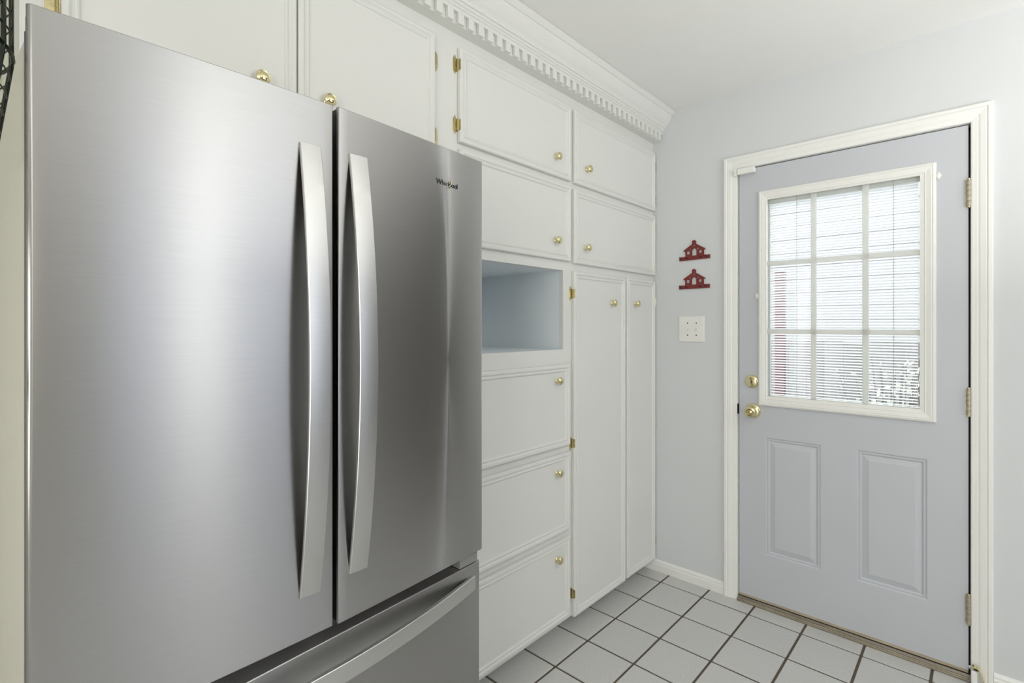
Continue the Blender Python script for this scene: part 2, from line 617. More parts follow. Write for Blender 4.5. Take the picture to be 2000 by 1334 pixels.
# edges of slab and of hole
for (a0, a1, b0, b1) in ((dy0, dy1, dz0, dz1), (LY0, LY1, LZ0, LZ1)):
    n = len(g.v)
    for xx in (XD, XD + DTH):
        g.v += [(xx, a0, b0), (xx, a1, b0), (xx, a1, b1), (xx, a0, b1)]
    for i in range(4):
        j = (i + 1) % 4
        g.f.append((n + i, n + j, n + 4 + j, n + 4 + i))
pp = [(0, 0), (.003, .0005), (.007, .0045), (.011, .003), (.014, .0035), (.018, .008), (.0195, .0085), (.040, .0028), (.0415, .0012), (.043, .0012)]
for P in (P1, P2):
    g.rings(P[0], P[1], P[2], P[3], pp, lambda a, b, d: (XD + d, a, b))
g.make('door_slab', M['door'], door)
box('door_sweep', XD - .0012, XD + .040, dy0, dy1, 0.0242, 0.0345, M['sweep'], door)

# frame of the glass
FY0, FY1, FZ0, FZ1 = 0.121, 0.759, 0.940, 1.938
GY0, GY1, GZ0, GZ1 = 0.170, 0.7235, 0.986, 1.896
fr = Geo()
fprof = [(0.0, 0.0), (0.0, .007), (.003, .0105), (.009, .0125), (.012, .0105), (.015, .0115), (.030, .0085), (.033, .0090), (.036, .0065)]
outer = (FY0, FY1, FZ0, FZ1)
rs = []
for k, (ins, th) in enumerate(fprof):
    n = len(fr.v)
    t = ins
    fr.v += [(XD - th, FY0 + t, FZ0 + t), (XD - th, FY1 - t, FZ0 + t), (XD - th, FY1 - t, FZ1 - t), (XD - th, FY0 + t, FZ1 - t)]
    rs.append(n)
for xx in (XD - .005, XD + .012):
    n = len(fr.v)
    fr.v += [(xx, GY0, GZ0), (xx, GY1, GZ0), (xx, GY1, GZ1), (xx, GY0, GZ1)]
    rs.append(n)
for p, q in zip(rs, rs[1:]):
    for i in range(4):
        j = (i + 1) % 4
        fr.f.append((p + i, p + j, q + j, q + i))
lite = fr.make('window_frame', M['lite'], door)
# outside frame
g = Geo()
for a in ((GY0 - .03, GY0, GZ0 - .03, GZ1 + .03), (GY1, GY1 + .03, GZ0 - .03, GZ1 + .03), (GY0, GY1, GZ0 - .03, GZ0), (GY0, GY1, GZ1, GZ1 + .03)):
    g.box(XD + DTH, XD + DTH + .010, *a)
g.make('outer_frame', M['lite'], door)
g = Geo()
for a in ((GY0 - .016, GY0, GZ0 - .020, GZ1 + .016), (GY1, GY1 + .012, GZ0 - .020, GZ1 + .016), (GY0, GY1, GZ0 - .020, GZ0), (GY0, GY1, GZ1, GZ1 + .016)):
    g.box(XD + .0125, XD + DTH - .001, *a)
g.make('glass_spacer', M['muntin'], door)
# panes
box('pane', XD + .0105, XD + .0125, GY0 - .010, GY1 + .010, GZ0 - .015, GZ1 + .012, M['glass'], door)
box('pane', XD + .040, XD + .042, GY0 - .010, GY1 + .010, GZ0 - .015, GZ1 + .012, M['glass'], door)
# muntins
for yc in (0.536, 0.347):
    Geo().prism([(yc - .0115, XD + .0105), (yc - .009, XD + .003), (yc + .009, XD + .003), (yc + .0115, XD + .0105)],
                lambda a, b, d: (b, a, d), GZ0, GZ1).make('muntin', M['muntin'], door)
for zc in (1.599, 1.285):
    Geo().prism([(zc - .0115, XD + .0105), (zc - .009, XD + .0035), (zc + .009, XD + .0035), (zc + .0115, XD + .0105)],
                lambda a, b, d: (b, d, a), GY0, GY1).make('muntin', M['muntin'], door)
# mini blind between the panes
blind = thing('blind', (XD + .026, (GY0 + GY1) / 2, GZ1))
blind.parent = door
blind.location = Vector((XD + .026, (GY0 + GY1) / 2, GZ1)) - wloc(door)
box('head_rail', XD + .018, XD + .034, GY0, GY1, GZ1 - .014, GZ1 + .010, M['muntin'], blind)
box('bottom_rail', XD + .019, XD + .033, GY0 + .012, GY1 - .012, GZ0 - .014, GZ0 - .002, M['muntin'], blind)
SW, TILT, PITCH = .0155, math.radians(-26), .0121
sg = Geo()
hw = (GY1 - GY0) / 2 - .008
n_seg = 4
for k in range(n_seg + 1):
    t = k / n_seg - .5
    c = .0011 * (1 - 4 * t * t)
    x = t * SW * math.cos(TILT) - c * math.sin(TILT)
    z = t * SW * math.sin(TILT) + c * math.cos(TILT)
    sg.v += [(x, -hw, z), (x, hw, z)]
for k in range(n_seg):
    a = 2 * k
    sg.f.append((a, a + 1, a + 3, a + 2))
so = sg.make('slat', M['slat'], None, origin=(0, 0, 0), smooth=True)
smesh = so.data
bpy.data.objects.remove(so)
zc = GZ1 - .018
while zc > GZ0 + .002:
    o = bpy.data.objects.new('slat', smesh)
    COL.objects.link(o)
    place(o, (XD + .026, (GY0 + GY1) / 2, zc), blind)
    # a few slats hang slightly crooked, mostly in the upper half
    up = max(0.0, (zc - 1.35) / .55)
    o.rotation_euler = (random.gauss(0, .0012 + .0022 * up), random.gauss(0, .02 + .06 * up), 0)
    zc -= PITCH
for yc in (0.605, 0.255):
    g = Geo()
    for dx in (-.0078, .0078):
        g.tube([(XD + .026 + dx, yc, GZ0), (XD + .026 + dx, yc, GZ1)], .0007, 6)
    g.make('ladder_cord', M['cord'], blind)
# blind control tabs at the sides of the frame
for yc, zc in ((0.766, 1.452), (0.1145, 1.884)):
    g = Geo()
    g.lathe((XD, yc, zc), (-1, 0, 0), [(.0, .0), (.008, 0), (.0085, .004), (.006, .007), (.0, .0085)], 14)
    g.box(XD - .006, XD, yc - .004, yc + .004, zc - .013, zc + .012)
    g.make('control_tab', M['plastic_white'], door, smooth=True)

# deadbolt and knob
g = Geo().lathe((XD, 0.789, 1.049), (-1, 0, 0), [(.0, 0), (.0305, 0), (.0305, .004), (.028, .009), (.020, .0125), (.008, .014), (.0, .0142)], 32)
db = g.make('deadbolt', M['brass'], door, smooth=True)
box('keyhole', XD - .0150, XD - .0138, .7875, .7905, 1.043, 1.054, M['dark_iron'], db)
kc = (XD, 0.7835, 0.911)
g = Geo().lathe(kc, (-1, 0, 0), [(.0, 0), (.0335, 0), (.0335, .003), (.031, .007), (.024, .0105), (.0155, .012), (.0145, .022), (.0165, .026),
                                 (.0235, .031), (.0262, .040), (.0258, .050), (.0225, .057), (.0165, .060), (.0150, .058), (.0145, .055), (.0, .055)], 32)
kn = g.make('door_knob', M['brass'], door, smooth=True)
Geo().lathe((XD - .055, kc[1], kc[2]), (-1, 0, 0), [(0, 0), (.0095, 0), (.0095, .004), (.007, .0055), (0, .0055)], 20).make('lock_button', M['brass_old'], kn, smooth=True)

# hinges on the right edge of the door
for zt, zb in ((1.858, 1.748), (1.084, .974), (.321, .203)):
    hg = box('hinge', XD - .002, XD + .003, 0.0245, 0.040, zb + .006, zt - .006, M['hinge'], door)
    L = (zt - zb - .012) / 5
    for k in range(5):
        z0 = zb + .006 + k * L
        Geo().lathe((XD - .0065, 0.0285, z0), (0, 0, 1), [(.0070, .0007), (.0078, .0015), (.0078, L - .0015), (.0070, L - .0007)], 14).make('knuckle', M['hinge'], hg, smooth=True)
    g = Geo()
    g.lathe((XD - .0065, 0.0285, zb), (0, 0, 1), [(0, 0), (.0045, .001), (.0055, .004), (.0045, .0075)], 12)
    g.lathe((XD - .0065, 0.0285, zt - .0075), (0, 0, 1), [(.0045, 0), (.0055, .0035), (.0045, .0065), (0, .0075)], 12)
    g.tube([(XD - .0065, 0.0285, zb + .006), (XD - .0065, 0.0285, zt - .006)], .0055, 10)
    g.make('hinge_pin', M['brass_old'], hg, smooth=True)

# ------------------------------------------------------------------ cabinets
def panel_door(name, x0, x1, z0, z1, parent, depth=.017, yf=YF, wide=1.0):
    p = [(0.0035, depth - .0005), (0.0, depth - .0015), (0.0, .0045), (.0015, .0016), (.0045, 0.0), (.013 * wide, 0.0), (.0155 * wide, .0028), (.0185 * wide, .0050), (.0205 * wide, .0046),
         (.0225 * wide, .0022), (.0255 * wide, .0012), (.0285 * wide, .0022), (.0310 * wide, .0060), (.0325 * wide, .0066)]
    g = Geo().rings(x0, x1, z0, z1, p, lambda a, b, d: (a, yf + d, b), close_first=True)
    return g.make(name, M['cab'], parent)


knob_geo = Geo().lathe((0, 0, 0), (0, -1, 0), [(.0, 0), (.0095, 0), (.0095, .0018), (.0070, .004), (.0058, .008), (.0062, .0115), (.0095, .0150), (.0150, .0172), (.0163, .0195),
                                               (.0160, .0220), (.0138, .0240), (.0122, .0236), (.0112, .0246), (.0065, .0268), (.0, .0275)], 28)
ko = knob_geo.make('knob', M['brass'], None, smooth=True, origin=(0, 0, 0))
KMESH = ko.data
bpy.data.objects.remove(ko)


def knob(x, z, parent, yf=YF + .0066):
    o = bpy.data.objects.new('knob', KMESH)
    COL.objects.link(o)
    return place(o, (x, yf, z), parent)


def cab_hinge(x, z, side, parent):
    """side=+1: the door is on the +x side of the joint at x; the decorated leaf lies on the face frame"""
    s = side
    yl = YFF
    g = Geo()
    leaf = [(0, .022), (-s * .006, .022), (-s * .0085, .027), (-s * .0115, .033), (-s * .0150, .027), (-s * .0185, .021), (-s * .0195, .0), (-s * .0185, -.021),
            (-s * .0150, -.027), (-s * .0115, -.033), (-s * .0085, -.027), (-s * .006, -.022), (0, -.022)]
    g.prism([(x + a, z + b) for a, b in leaf], lambda a, b, d: (a, d, b), yl - .0016, yl)
    # raised inner field of the leaf
    g.prism([(x - s * .004, z + .017), (x - s * .016, z + .017), (x - s * .016, z - .017), (x - s * .004, z - .017)], lambda a, b, d: (a, d, b), yl - .0024, yl - .0015)
    # barrel
    g.lathe((x - s * .001, yl - .006, z - .020), (0, 0, 1), [(.0, 0), (.0035, .0008), (.0042, .002), (.0042, .012), (.0036, .0125), (.0042, .013), (.0042, .027), (.0036, .0275),
                                                            (.0042, .028), (.0042, .038), (.0035, .0392), (0, .040)], 12)
    # wrap on the edge of the door
    g.box(min(x - s * .0005, x + s * .0012), max(x - s * .0005, x + s * .0012), YF - .0005, yl - .002, z - .018, z + .018)
    # screws
    for dz in (.0275, -.0275):
        g.lathe((x - s * .0115, yl - .0016, z + dz), (0, -1, 0), [(.0026, 0), (.0024, .0009), (0, .0013)], 10)
    return g.make('hinge', M['brass_old'], parent, smooth=False)


# over-fridge wall cabinet
cabA = thing('wall_cabinet', (0.57, 1.6, 1.80), 'white two-door cabinet above the steel refrigerator', 'cabinet')
box('cabinet_body', 0.068, 1.075, YFF, YB - .002, 1.80, 2.44 - .02, M['cab'], cabA)
dA1 = panel_door('door', 0.122, 0.5755, 1.858, 2.247, cabA)
dA2 = panel_door('door', 0.5790, 1.022, 1.858, 2.247, cabA)
knob(0.487, 1.909, dA1)
knob(0.659, 1.911, dA2)
cab_hinge(0.1215, 1.921, 1, dA1)
cab_hinge(0.1215, 2.166, 1, dA1)
cab_hinge(1.0225, 1.921, -1, dA2)
cab_hinge(1.0225, 2.166, -1, dA2)

# tower with the open niche
cabB = thing('tower_cabinet', (1.43, 1.6, 0.0), 'white cabinet tower with an open blue niche above three drawers', 'cabinet')
NX0, NX1, NZ0, NZ1 = 1.150, 1.717, 1.212, 1.546
g = Geo()
BX0, BX1 = 1.075, 1.7570
g.box(BX0, BX1, YFF, YB - .002, NZ1 + .012, 2.42)
g.box(BX0, BX1, YFF, YB - .002, 0.062, NZ0 - .012)
g.box(BX0, NX0, YFF, YFF + .02, NZ0 - .012, NZ1 + .012)
g.box(NX1, BX1, YFF, YFF + .02, NZ0 - .012, NZ1 + .012)
g.box(NX0, NX1, YFF, YFF + .02, NZ1, NZ1 + .012)
g.box(NX0, NX1, YFF, YFF + .02, NZ0 - .012, NZ0)
g.box(BX0, BX1, YFF + .07, YFF + .09, 0.0, 0.062)
g.make('cabinet_body', M['cab'], cabB)
g = Geo()
NY1 = 1.80
g.box(NX0 - .02, NX0 - .001, YFF + .0205, NY1, NZ0 - .011, NZ1 + .011)
g.box(NX1 + .001, NX1 + .02, YFF + .0205, NY1, NZ0 - .011, NZ1 + .011)
g.box(NX0 - .001, NX1 + .001, NY1 - .01, NY1, NZ0 - .011, NZ1 + .011)
g.box(NX0 - .001, NX1 + .001, YFF + .0205, NY1 - .01, NZ0 - .011, NZ0 - .001)
g.box(NX0 - .001, NX1 + .001, YFF + .0205, NY1 - .01, NZ1 + .001, NZ1 + .011)
g.make('niche_lining', M['niche'], cabB)
dT1 = panel_door('door', 1.127, 1.7565, 1.928, 2.246, cabB)
dM1 = panel_door('door', 1.127, 1.755, 1.585, 1.906, cabB)
knob(1.654, 2.007, dT1)
knob(1.651, 1.662, dM1)
cab_hinge(1.1265, 2.188, 1, dT1)
cab_hinge(1.1265, 1.986, 1, dT1)
cab_hinge(1.1265, 1.846, 1, dM1)
cab_hinge(1.1265, 1.646, 1, dM1)
for z0, z1, kz in ((.806, 1.149, 1.0835), (.447, .777, .703), (.081, .418, .347)):
    d = panel_door('drawer', 1.127, 1.750, z0, z1, cabB)
    knob(1.661, kz, d)

# pantry
cabC = thing('pantry_cabinet', (2.14, 1.6, 0.0), 'white full-height pantry cabinet in the corner beside the outside door wall', 'cabinet')
g = Geo()
g.box(1.757, XW - .001, YFF, YB - .002, 0.062, 2.42)
g.box(1.757, XW - .001, YFF + .07, YFF + .09, 0.0, 0.062)
g.make('cabinet_body', M['cab'], cabC)
dT2 = panel_door('door', 1.781, 2.519, 1.926, 2.240, cabC)
dM2 = panel_door('door', 1.779, 2.519, 1.581, 1.900, cabC)
dL1 = panel_door('door', 1.779, 2.207, .058, 1.547, cabC)
dL2 = panel_door('door', 2.224, 2.519, .062, 1.551, cabC)
knob(1.878, 2.006, dT2)
knob(1.869, 1.656, dM2)
knob(2.087, 1.419, dL1)
knob(2.308, 1.423, dL2)
for d, zz in ((dT2, (2.166, 1.985)), (dM2, (1.835, 1.64)), (dL2, (1.44, .79, .16))):
    for z in zz:
        g = Geo().box(2.5192, 2.5235, YF + .001, YFF - .001, z - .020, z + .020)
        g.tube([(2.5212, YF + .002, z - .022), (2.5212, YF + .002, z + .022)], .0022, 8)
        g.make('hinge', M['brass_old'], d)
for z in (1.450, .806, .158):
    cab_hinge(1.7785, z, 1, dL1)

# crown moulding with dentils
crown_prof = [(YFF + .004, 2.293), (1.2515, 2.293), (1.2515, 2.327), (1.2385, 2.327), (1.2385, 2.338), (1.2345, 2.3395), (1.2345, 2.3465), (1.2295, 2.3485), (1.2270, 2.3550), (1.2215, 2.3565),
              (1.2200, 2.3640), (1.2185, 2.3655), (1.2150, 2.3700), (1.2080, 2.3765), (1.2000, 2.3860), (1.1935, 2.3960), (1.1885, 2.4080), (1.1860, 2.4150), (1.1810, 2.4165), (1.1790, 2.4200),
              (1.1755, 2.4230), (1.1720, 2.4270), (1.1720, 2.4385), (YFF + .004, 2.4385)]
crown = structure(Geo().prism(crown_prof, lambda a, b, d: (d, a, b), 0.060, XW - .0012).make('trim_3', M['cab']))
dent = Geo().box(-.01225, .01225, 1.2387, 1.2512, 2.2932, 2.3268).make('dentil', M['cab'], None, origin=(0, 1.245, 2.31))
DM = dent.data
bpy.data.objects.remove(dent)
x = 0.9508 - 20 * 0.04492 + .0125
while x < XW - .02:
    o = bpy.data.objects.new('dentil', DM)
    COL.objects.link(o)
    place(o, (x, 1.245, 2.31), crown)
    x += 0.04492

# ------------------------------------------------------------------ refrigerator
fridge = thing('refrigerator', (0.5, 1.4, 0.0), 'stainless steel french-door refrigerator with curved handles in front of the white cabinets', 'refrigerator')


def yl(x): return .956 + .074 * (x - .34) ** 2
def yr(x): return .9552 + .060 * (x - .516) + .055 * (x - .516) ** 2
def yd(x): return .9570 + .0610 * (x - .333)


def curved_front(name, x0, x1, z0, z1, yfun, thick, material, parent, r=.0065, n=22, r0=None, r1=None):
    """front skin with rounded vertical edges; plan profile swept in z"""
    r0, r1 = r0 or r, r1 or r
    pts = []
    pts.append((x0, yfun(x0) + thick))
    for k in range(7):
        a = math.pi / 2 * k / 6
        pts.append((x0 + r0 - r0 * math.cos(a), yfun(x0 + r0) + r0 - r0 * math.sin(a)))
    r = r1
    for k in range(1, n):
        x = x0 + r0 + (x1 - x0 - r0 - r1) * k / n
        pts.append((x, yfun(x)))
    for k in range(7):
        a = math.pi / 2 * (1 - k / 6)
        pts.append((x1 - r + r * math.cos(a), yfun(x1 - r) + r - r * math.sin(a)))
    pts.append((x1, yfun(x1) + thick))
    g = Geo()
    m = len(pts)
    zz = [z0, z0 + .0015, z1 - .0015, z1]
    off = [.0015, 0, 0, .0015]
    for z, o_ in zip(zz, off):
        for (px, py) in pts:
            g.v.append((px, py + o_, z))
    for j in range(3):
        for i in range(m - 1):
            a = j * m + i
            g.f.append((a, a + 1, a + m + 1, a + m))
    g.f.append(tuple(range(m)))
    g.f.append(tuple(range(3 * m, 4 * m)))
    g.f.append((0, m - 1, 4 * m - 1, 3 * m) if False else (0, 3 * m, 4 * m - 1, m - 1))
    return g.make(name, material, parent, smooth=True, merge=False)


def door_back(name, x0, x1, z0, z1, yfun, a, b, material, parent):
    g = Geo()
    n = len(g.v)
    for z in (z0, z1):
        g.v += [(x0, yfun(x0) + a, z), (x1, yfun(x1) + a, z), (x1, yfun(x1) + b, z), (x0, yfun(x0) + b, z)]
    g.f += [(3, 2, 1, 0), (4, 5, 6, 7), (0, 1, 5, 4), (1, 2, 6, 5), (2, 3, 7, 6), (3, 0, 4, 7)]
    return g.make(name, material, parent)


ZD0, ZD1 = .705, 1.756
# body (turned a few degrees like the drawer front)
g = Geo()
ang = math.atan(.0610)
ux, uy = math.cos(ang), math.sin(ang)
bx, by = 0.064, yd(0.064) + .0875


def fb(a, b, z): return (bx + a * ux - b * uy, by + a * uy + b * ux, z)


W_, D_ = 0.878, 0.66
n = 0
for z in (.055, 1.748):
    g.v += [fb(0, 0, z), fb(W_, 0, z), fb(W_, D_, z), fb(0, D_, z)]
g.f += [(3, 2, 1, 0), (4, 5, 6, 7), (0, 1, 5, 4), (1, 2, 6, 5), (2, 3, 7, 6), (3, 0, 4, 7)]
body = g.make('fridge_body', M['fridge_side'], fridge, bevel=.004)
for a in (.03, W_ - .09):
    for b in (.04, D_ - .10):
        Geo().lathe(fb(a + .03, b + .03, 0.0), (0, 0, 1), [(.0, 0), (.022, 0), (.022, .02), (.014, .025), (.014, .056), (0, .056)], 12).make('foot', M['black'], fridge)
g = Geo()
n = 0
for z in (.012, .058):
    g.v += [fb(0.01, -.02, z), fb(W_ - .01, -.02, z), fb(W_ - .01, .01, z), fb(0.01, .01, z)]
g.f += [(3, 2, 1, 0), (4, 5, 6, 7), (0, 1, 5, 4), (1, 2, 6, 5), (2, 3, 7, 6), (3, 0, 4, 7)]
g.make('toe_grille', M['grey_plastic'], fridge)

XLD0, XLD1, XRD0, XRD1 = 0.0575, 0.5045, 0.5150, 0.9560
dl = curved_front('door', XLD0, XLD1, ZD0, ZD1, yl, .0085, M['steel'], fridge, r1=.0028)
dr = curved_front('door', XRD0, XRD1, ZD0, ZD1, yr, .0085, M['steel'], fridge, r0=.0028)
door_back('door_liner', XLD0 + .002, XLD1 - .002, ZD0 + .001, ZD1 - .001, yl, .0090, .050, M['black'], dl)
door_back('door_liner', XRD0 + .002, XRD1 - .002, ZD0 + .001, ZD1 - .001, yr, .0090, .050, M['black'], dr)
door_back('gasket', XLD0 + .001, XLD1 - .012, ZD0 + .02, ZD1 - .02, yl, .0505, .056, M['gasket'], dl)
door_back('gasket', XRD0 + .012, XRD1 - .004, ZD0 + .02, ZD1 - .02, yr, .0505, .056, M['gasket'], dr)
# freezer drawer
fd = curved_front('freezer_drawer', 0.0575, 0.9480, .075, .6750, yd, .062, M['steel'], fridge, n=8)
door_back('drawer_liner', 0.060, 0.9455, .076, .6740, yd, .0625, .072, M['grey_plastic'], fd)
# hinge plates between doors and drawer, and covers on top
for xa, yfun in ((.875, yd), (.062, yd)):
    door_back('hinge_bracket', xa, xa + .066, .6765, .700, yfun, .004, .082, M['grey_plastic'], fridge)


def bow_handle_v(x0, x1, z0, z1, yfun, bow, parent):
    g = Geo()
    N = 40
    xs = [x0 + (x1 - x0) * k / 3 for k in range(4)]
    th = .0065
    for i in range(N + 1):
        t = i / N
        s_ = 1 - (2 * t - 1) ** 2
        z = z0 + (z1 - z0) * t
        yb = yfun((x0 + x1) / 2) - .0055 - bow * s_
        cr = .0012
        for (xx, dy) in ((x0, th), (x0, .0012), (x0 + .0012, 0.0)):
            g.v.append((xx, yb + dy, z))
        for (xx, dy) in ((x0 + (x1 - x0) * .5, -cr), (x1 - .0012, 0.0), (x1, .0012), (x1, th)):
            g.v.append((xx, yb + dy, z))
    m = 7
    for i in range(N):
        for k in range(m):
            a = i * m + k
            b = i * m + (k + 1) % m
            g.f.append((a, b, b + m, a + m))
    g.f.append(tuple(range(m)))
    g.f.append(tuple(range(N * m, N * m + m)))
    # feet that join the bar to the door
    for t0, t1 in ((.0, .02), (.98, 1.0)):
        g.box(x0 + .008, x1 - .008, yfun((x0 + x1) / 2) - .006, yfun((x0 + x1) / 2) + .002, z0 + (z1 - z0) * t0 + .003 * (t0 < .5), z0 + (z1 - z0) * t1 - .003 * (t0 > .5))
    return g.make('handle', M['steel_handle'], parent, smooth=True, merge=False)


bow_handle_v(0.4345, 0.4765, .789, 1.662, yl, .041, dl)
bow_handle_v(0.5385, 0.5800, .799, 1.666, yr, .041, dr)
# drawer handle
g = Geo()
N = 44
hx0, hx1, hz0, hz1 = 0.100, 0.925, .607, .645
for i in range(N + 1):
    t = i / N
    s_ = 1 - (2 * t - 1) ** 2
    x = hx0 + (hx1 - hx0) * t
    yb = yd(x) - .0055 - .045 * s_
    for (zz, dy) in ((hz1, .0095), (hz1, .0012), (hz1 - .0012, 0.0), ((hz0 + hz1) / 2, -.001), (hz0 + .0012, 0.0), (hz0, .0012), (hz0, .0095)):
        g.v.append((x, yb + dy, zz))
m = 7
for i in range(N):
    for k in range(m):
        a = i * m + k
        b = i * m + (k + 1) % m
        g.f.append((a, b, b + m, a + m))
g.f.append(tuple(range(m)))
g.f.append(tuple(range(N * m, N * m + m)))
for xa in (hx0 + .003, hx1 - .015):
    g.box(xa, xa + .012, yd(xa) - .006, yd(xa) + .002, hz0 + .006, hz1 - .006)
g.make('handle', M['steel_handle_h'], fd, smooth=True, merge=False)

# badge on the right door
bz, bxc = 1.6655, 0.8200
bdir = Vector((1, .060 + .11 * (bxc - .516), 0)).normalized()
bnorm = Vector((bdir.y, -bdir.x, 0))
bcen = Vector((bxc, yr(bxc), bz)) + bnorm * .0004
brot = Matrix((( bdir.x, 0, bnorm.x), (bdir.y, 0, bnorm.y), (0, 1, 0))).to_4x4()


def text_mesh(body_, size, extrude, material, name, parent, off=(0, 0)):
    cu = bpy.data.curves.new('lettering', 'FONT')
    cu.body = body_
    cu.size = size
    cu.extrude = extrude
    cu.align_x = 'CENTER'
    cu.align_y = 'CENTER'
    to = bpy.data.objects.new('lettering', cu)
    COL.objects.link(to)
    bpy.context.view_layer.update()
    dg = bpy.context.evaluated_depsgraph_get()
    me = bpy.data.meshes.new_from_object(to.evaluated_get(dg))
    bpy.data.objects.remove(to)
    me.materials.clear()
    me.materials.append(material)
    xs_ = [v.co.x for v in me.vertices]
    w = max(xs_) - min(xs_)
    return me, w


me, w = text_mesh('Whirlpool', .018, .0006, M['letter'], 'lettering', dr)
sx = .074 / w
for v in me.vertices:
    v.co = Vector((v.co.x * sx, v.co.y, v.co.z))
bo = bpy.data.objects.new('badge_lettering', me)
COL.objects.link(bo)
place(bo, bcen, dr)
bo.rotation_euler = brot.to_euler()
g = Geo()
pts = []
for k in range(33):
    a = math.radians(-200 + 330 * k / 32)
    rx, rz = .0125, .0052
    tl = math.radians(38)
    u, v_ = rx * math.cos(a), rz * math.sin(a)
    uu = u * math.cos(tl) - v_ * math.sin(tl) + .002
    vv = u * math.sin(tl) + v_ * math.cos(tl) - .001
    pts.append(bcen + bdir * uu + Vector((0, 0, 1)) * vv + bnorm * .0010)
g.tube(pts, [.0004 + .0007 * math.sin(math.pi * k / 32) for k in range(33)], 8)
g.make('badge_ring', M['gold_ring'], dr, smooth=True)

# ------------------------------------------------------------------ wall items
def curve_plate(name, loops, x0, thick, material, parent):
    """flat plate with holes, drawn in (y,z), its back on the wall"""
    cu = bpy.data.curves.new(name, 'CURVE')
    cu.dimensions = '2D'
    cu.fill_mode = 'BOTH'
    cu.extrude = thick / 2 - .0006
    cu.bevel_depth = .0006
    cu.bevel_resolution = 0
    for lp in loops:
        sp = cu.splines.new('POLY')
        sp.points.add(len(lp) - 1)
        for p, (a, b) in zip(sp.points, lp):
            p.co = (a, b, 0, 1)
        sp.use_cyclic_u = True
    to = bpy.data.objects.new(name, cu)
    COL.objects.link(to)
    bpy.context.view_layer.update()
    dg = bpy.context.evaluated_depsgraph_get()
    me = bpy.data.meshes.new_from_object(to.evaluated_get(dg))
    bpy.data.objects.remove(to)
    # curve plane (a,b,c) -> a = y, b = z, c = -x
    for v in me.vertices:
        a, b, c = v.co
        v.co = (-c, a, b)
    me.flip_normals()
    me.materials.clear()
    me.materials.append(material)
    return me


def circ(cy, cz, r, n=14, sgn=1):
    return [(cy + r * math.cos(sgn * 2 * math.pi * k / n), cz + r * math.sin(sgn * 2 * math.pi * k / n)) for k in range(n)]


HC = (1.067, 1.540)
outline = [(1.145, 1.5012), (1.145, 1.5195), (1.1127, 1.5190), (1.1127, 1.5466), (1.1217, 1.5480), (1.1217, 1.5528), (1.0780, 1.5800)]
for k in range(11):
    a = math.radians(215 - 250 * k / 10 + 0)
    a = math.radians(-40 + 260 * k / 10)
    outline.append((1.0675 + .0098 * math.cos(a) * (1), 1.5905 + .0102 * math.sin(a)))
# put the round finial in the right order (from +y side over the top to the -y side)
fin = [(1.0675 + .0098 * math.cos(math.radians(t)), 1.5905 + .0102 * math.sin(math.radians(t))) for t in range(-38, 219, 16)]
outline = outline[:7] + fin + [(1.0570, 1.5803), (1.0114, 1.5528), (1.0114, 1.5482), (1.0184, 1.5475), (1.0184, 1.5198), (.9883, 1.5198), (.9883, 1.5020)]
holes = [[(1.1063, 1.5474), (1.0903, 1.5470), (1.0903, 1.5310), (1.1063, 1.5314)], [(1.0424, 1.5478), (1.0282, 1.5474), (1.0282, 1.5324), (1.0424, 1.5326)],
         [(1.0790, 1.5218), (1.0790, 1.5505), (1.0667, 1.5633), (1.0548, 1.5503), (1.0548, 1.5218)],
         circ(1.0677, 1.5735, .0048), circ(1.0890, 1.5562, .0048), circ(1.0470, 1.5564, .0048), circ(1.1120, 1.5120, .0030), circ(1.0205, 1.5120, .0030)]
rel = lambda lp: [(a - HC[0], b - HC[1]) for a, b in lp]
hook_me = curve_plate('plate', [rel(outline)] + [rel(h) for h in holes], 0, .007, M['red_wood'], None)
peg_geo = Geo()
peg_geo.tube([(0, 0, 0), (-.006, 0, 0), (-.012, 0, -.001), (-.015, 0, .003), (-.0155, 0, .009)], .0018, 8)
po = peg_geo.make('peg', M['dark_iron'], None, origin=(0, 0, 0), smooth=True)
PEG = po.data
bpy.data.objects.remove(po)


def key_rack(y, z, tilt, label):
    t = thing('key_rack', (XW, y, z), label, 'key rack', 'red key racks on the wall')
    o = bpy.data.objects.new('plate', hook_me)
    COL.objects.link(o)
    o.parent = t
    o.location = (-.0040, 0, 0)
    for (dy, dz) in ((.070, -.030), (.036, -.031), (-.036, -.031), (-.062, -.028)):
        p = bpy.data.objects.new('peg', PEG)
        COL.objects.link(p)
        p.parent = t
        p.location = (-.0072, dy, dz)
    t.rotation_euler = (tilt, 0, 0)
    return t


key_rack(HC[0], HC[1], math.radians(-.3), 'lower red house-shaped wooden key rack, just above the light switch plate')
key_rack(HC[0] - .001, HC[1] + .1470, math.radians(-.8), 'upper red house-shaped wooden key rack on the pale wall')

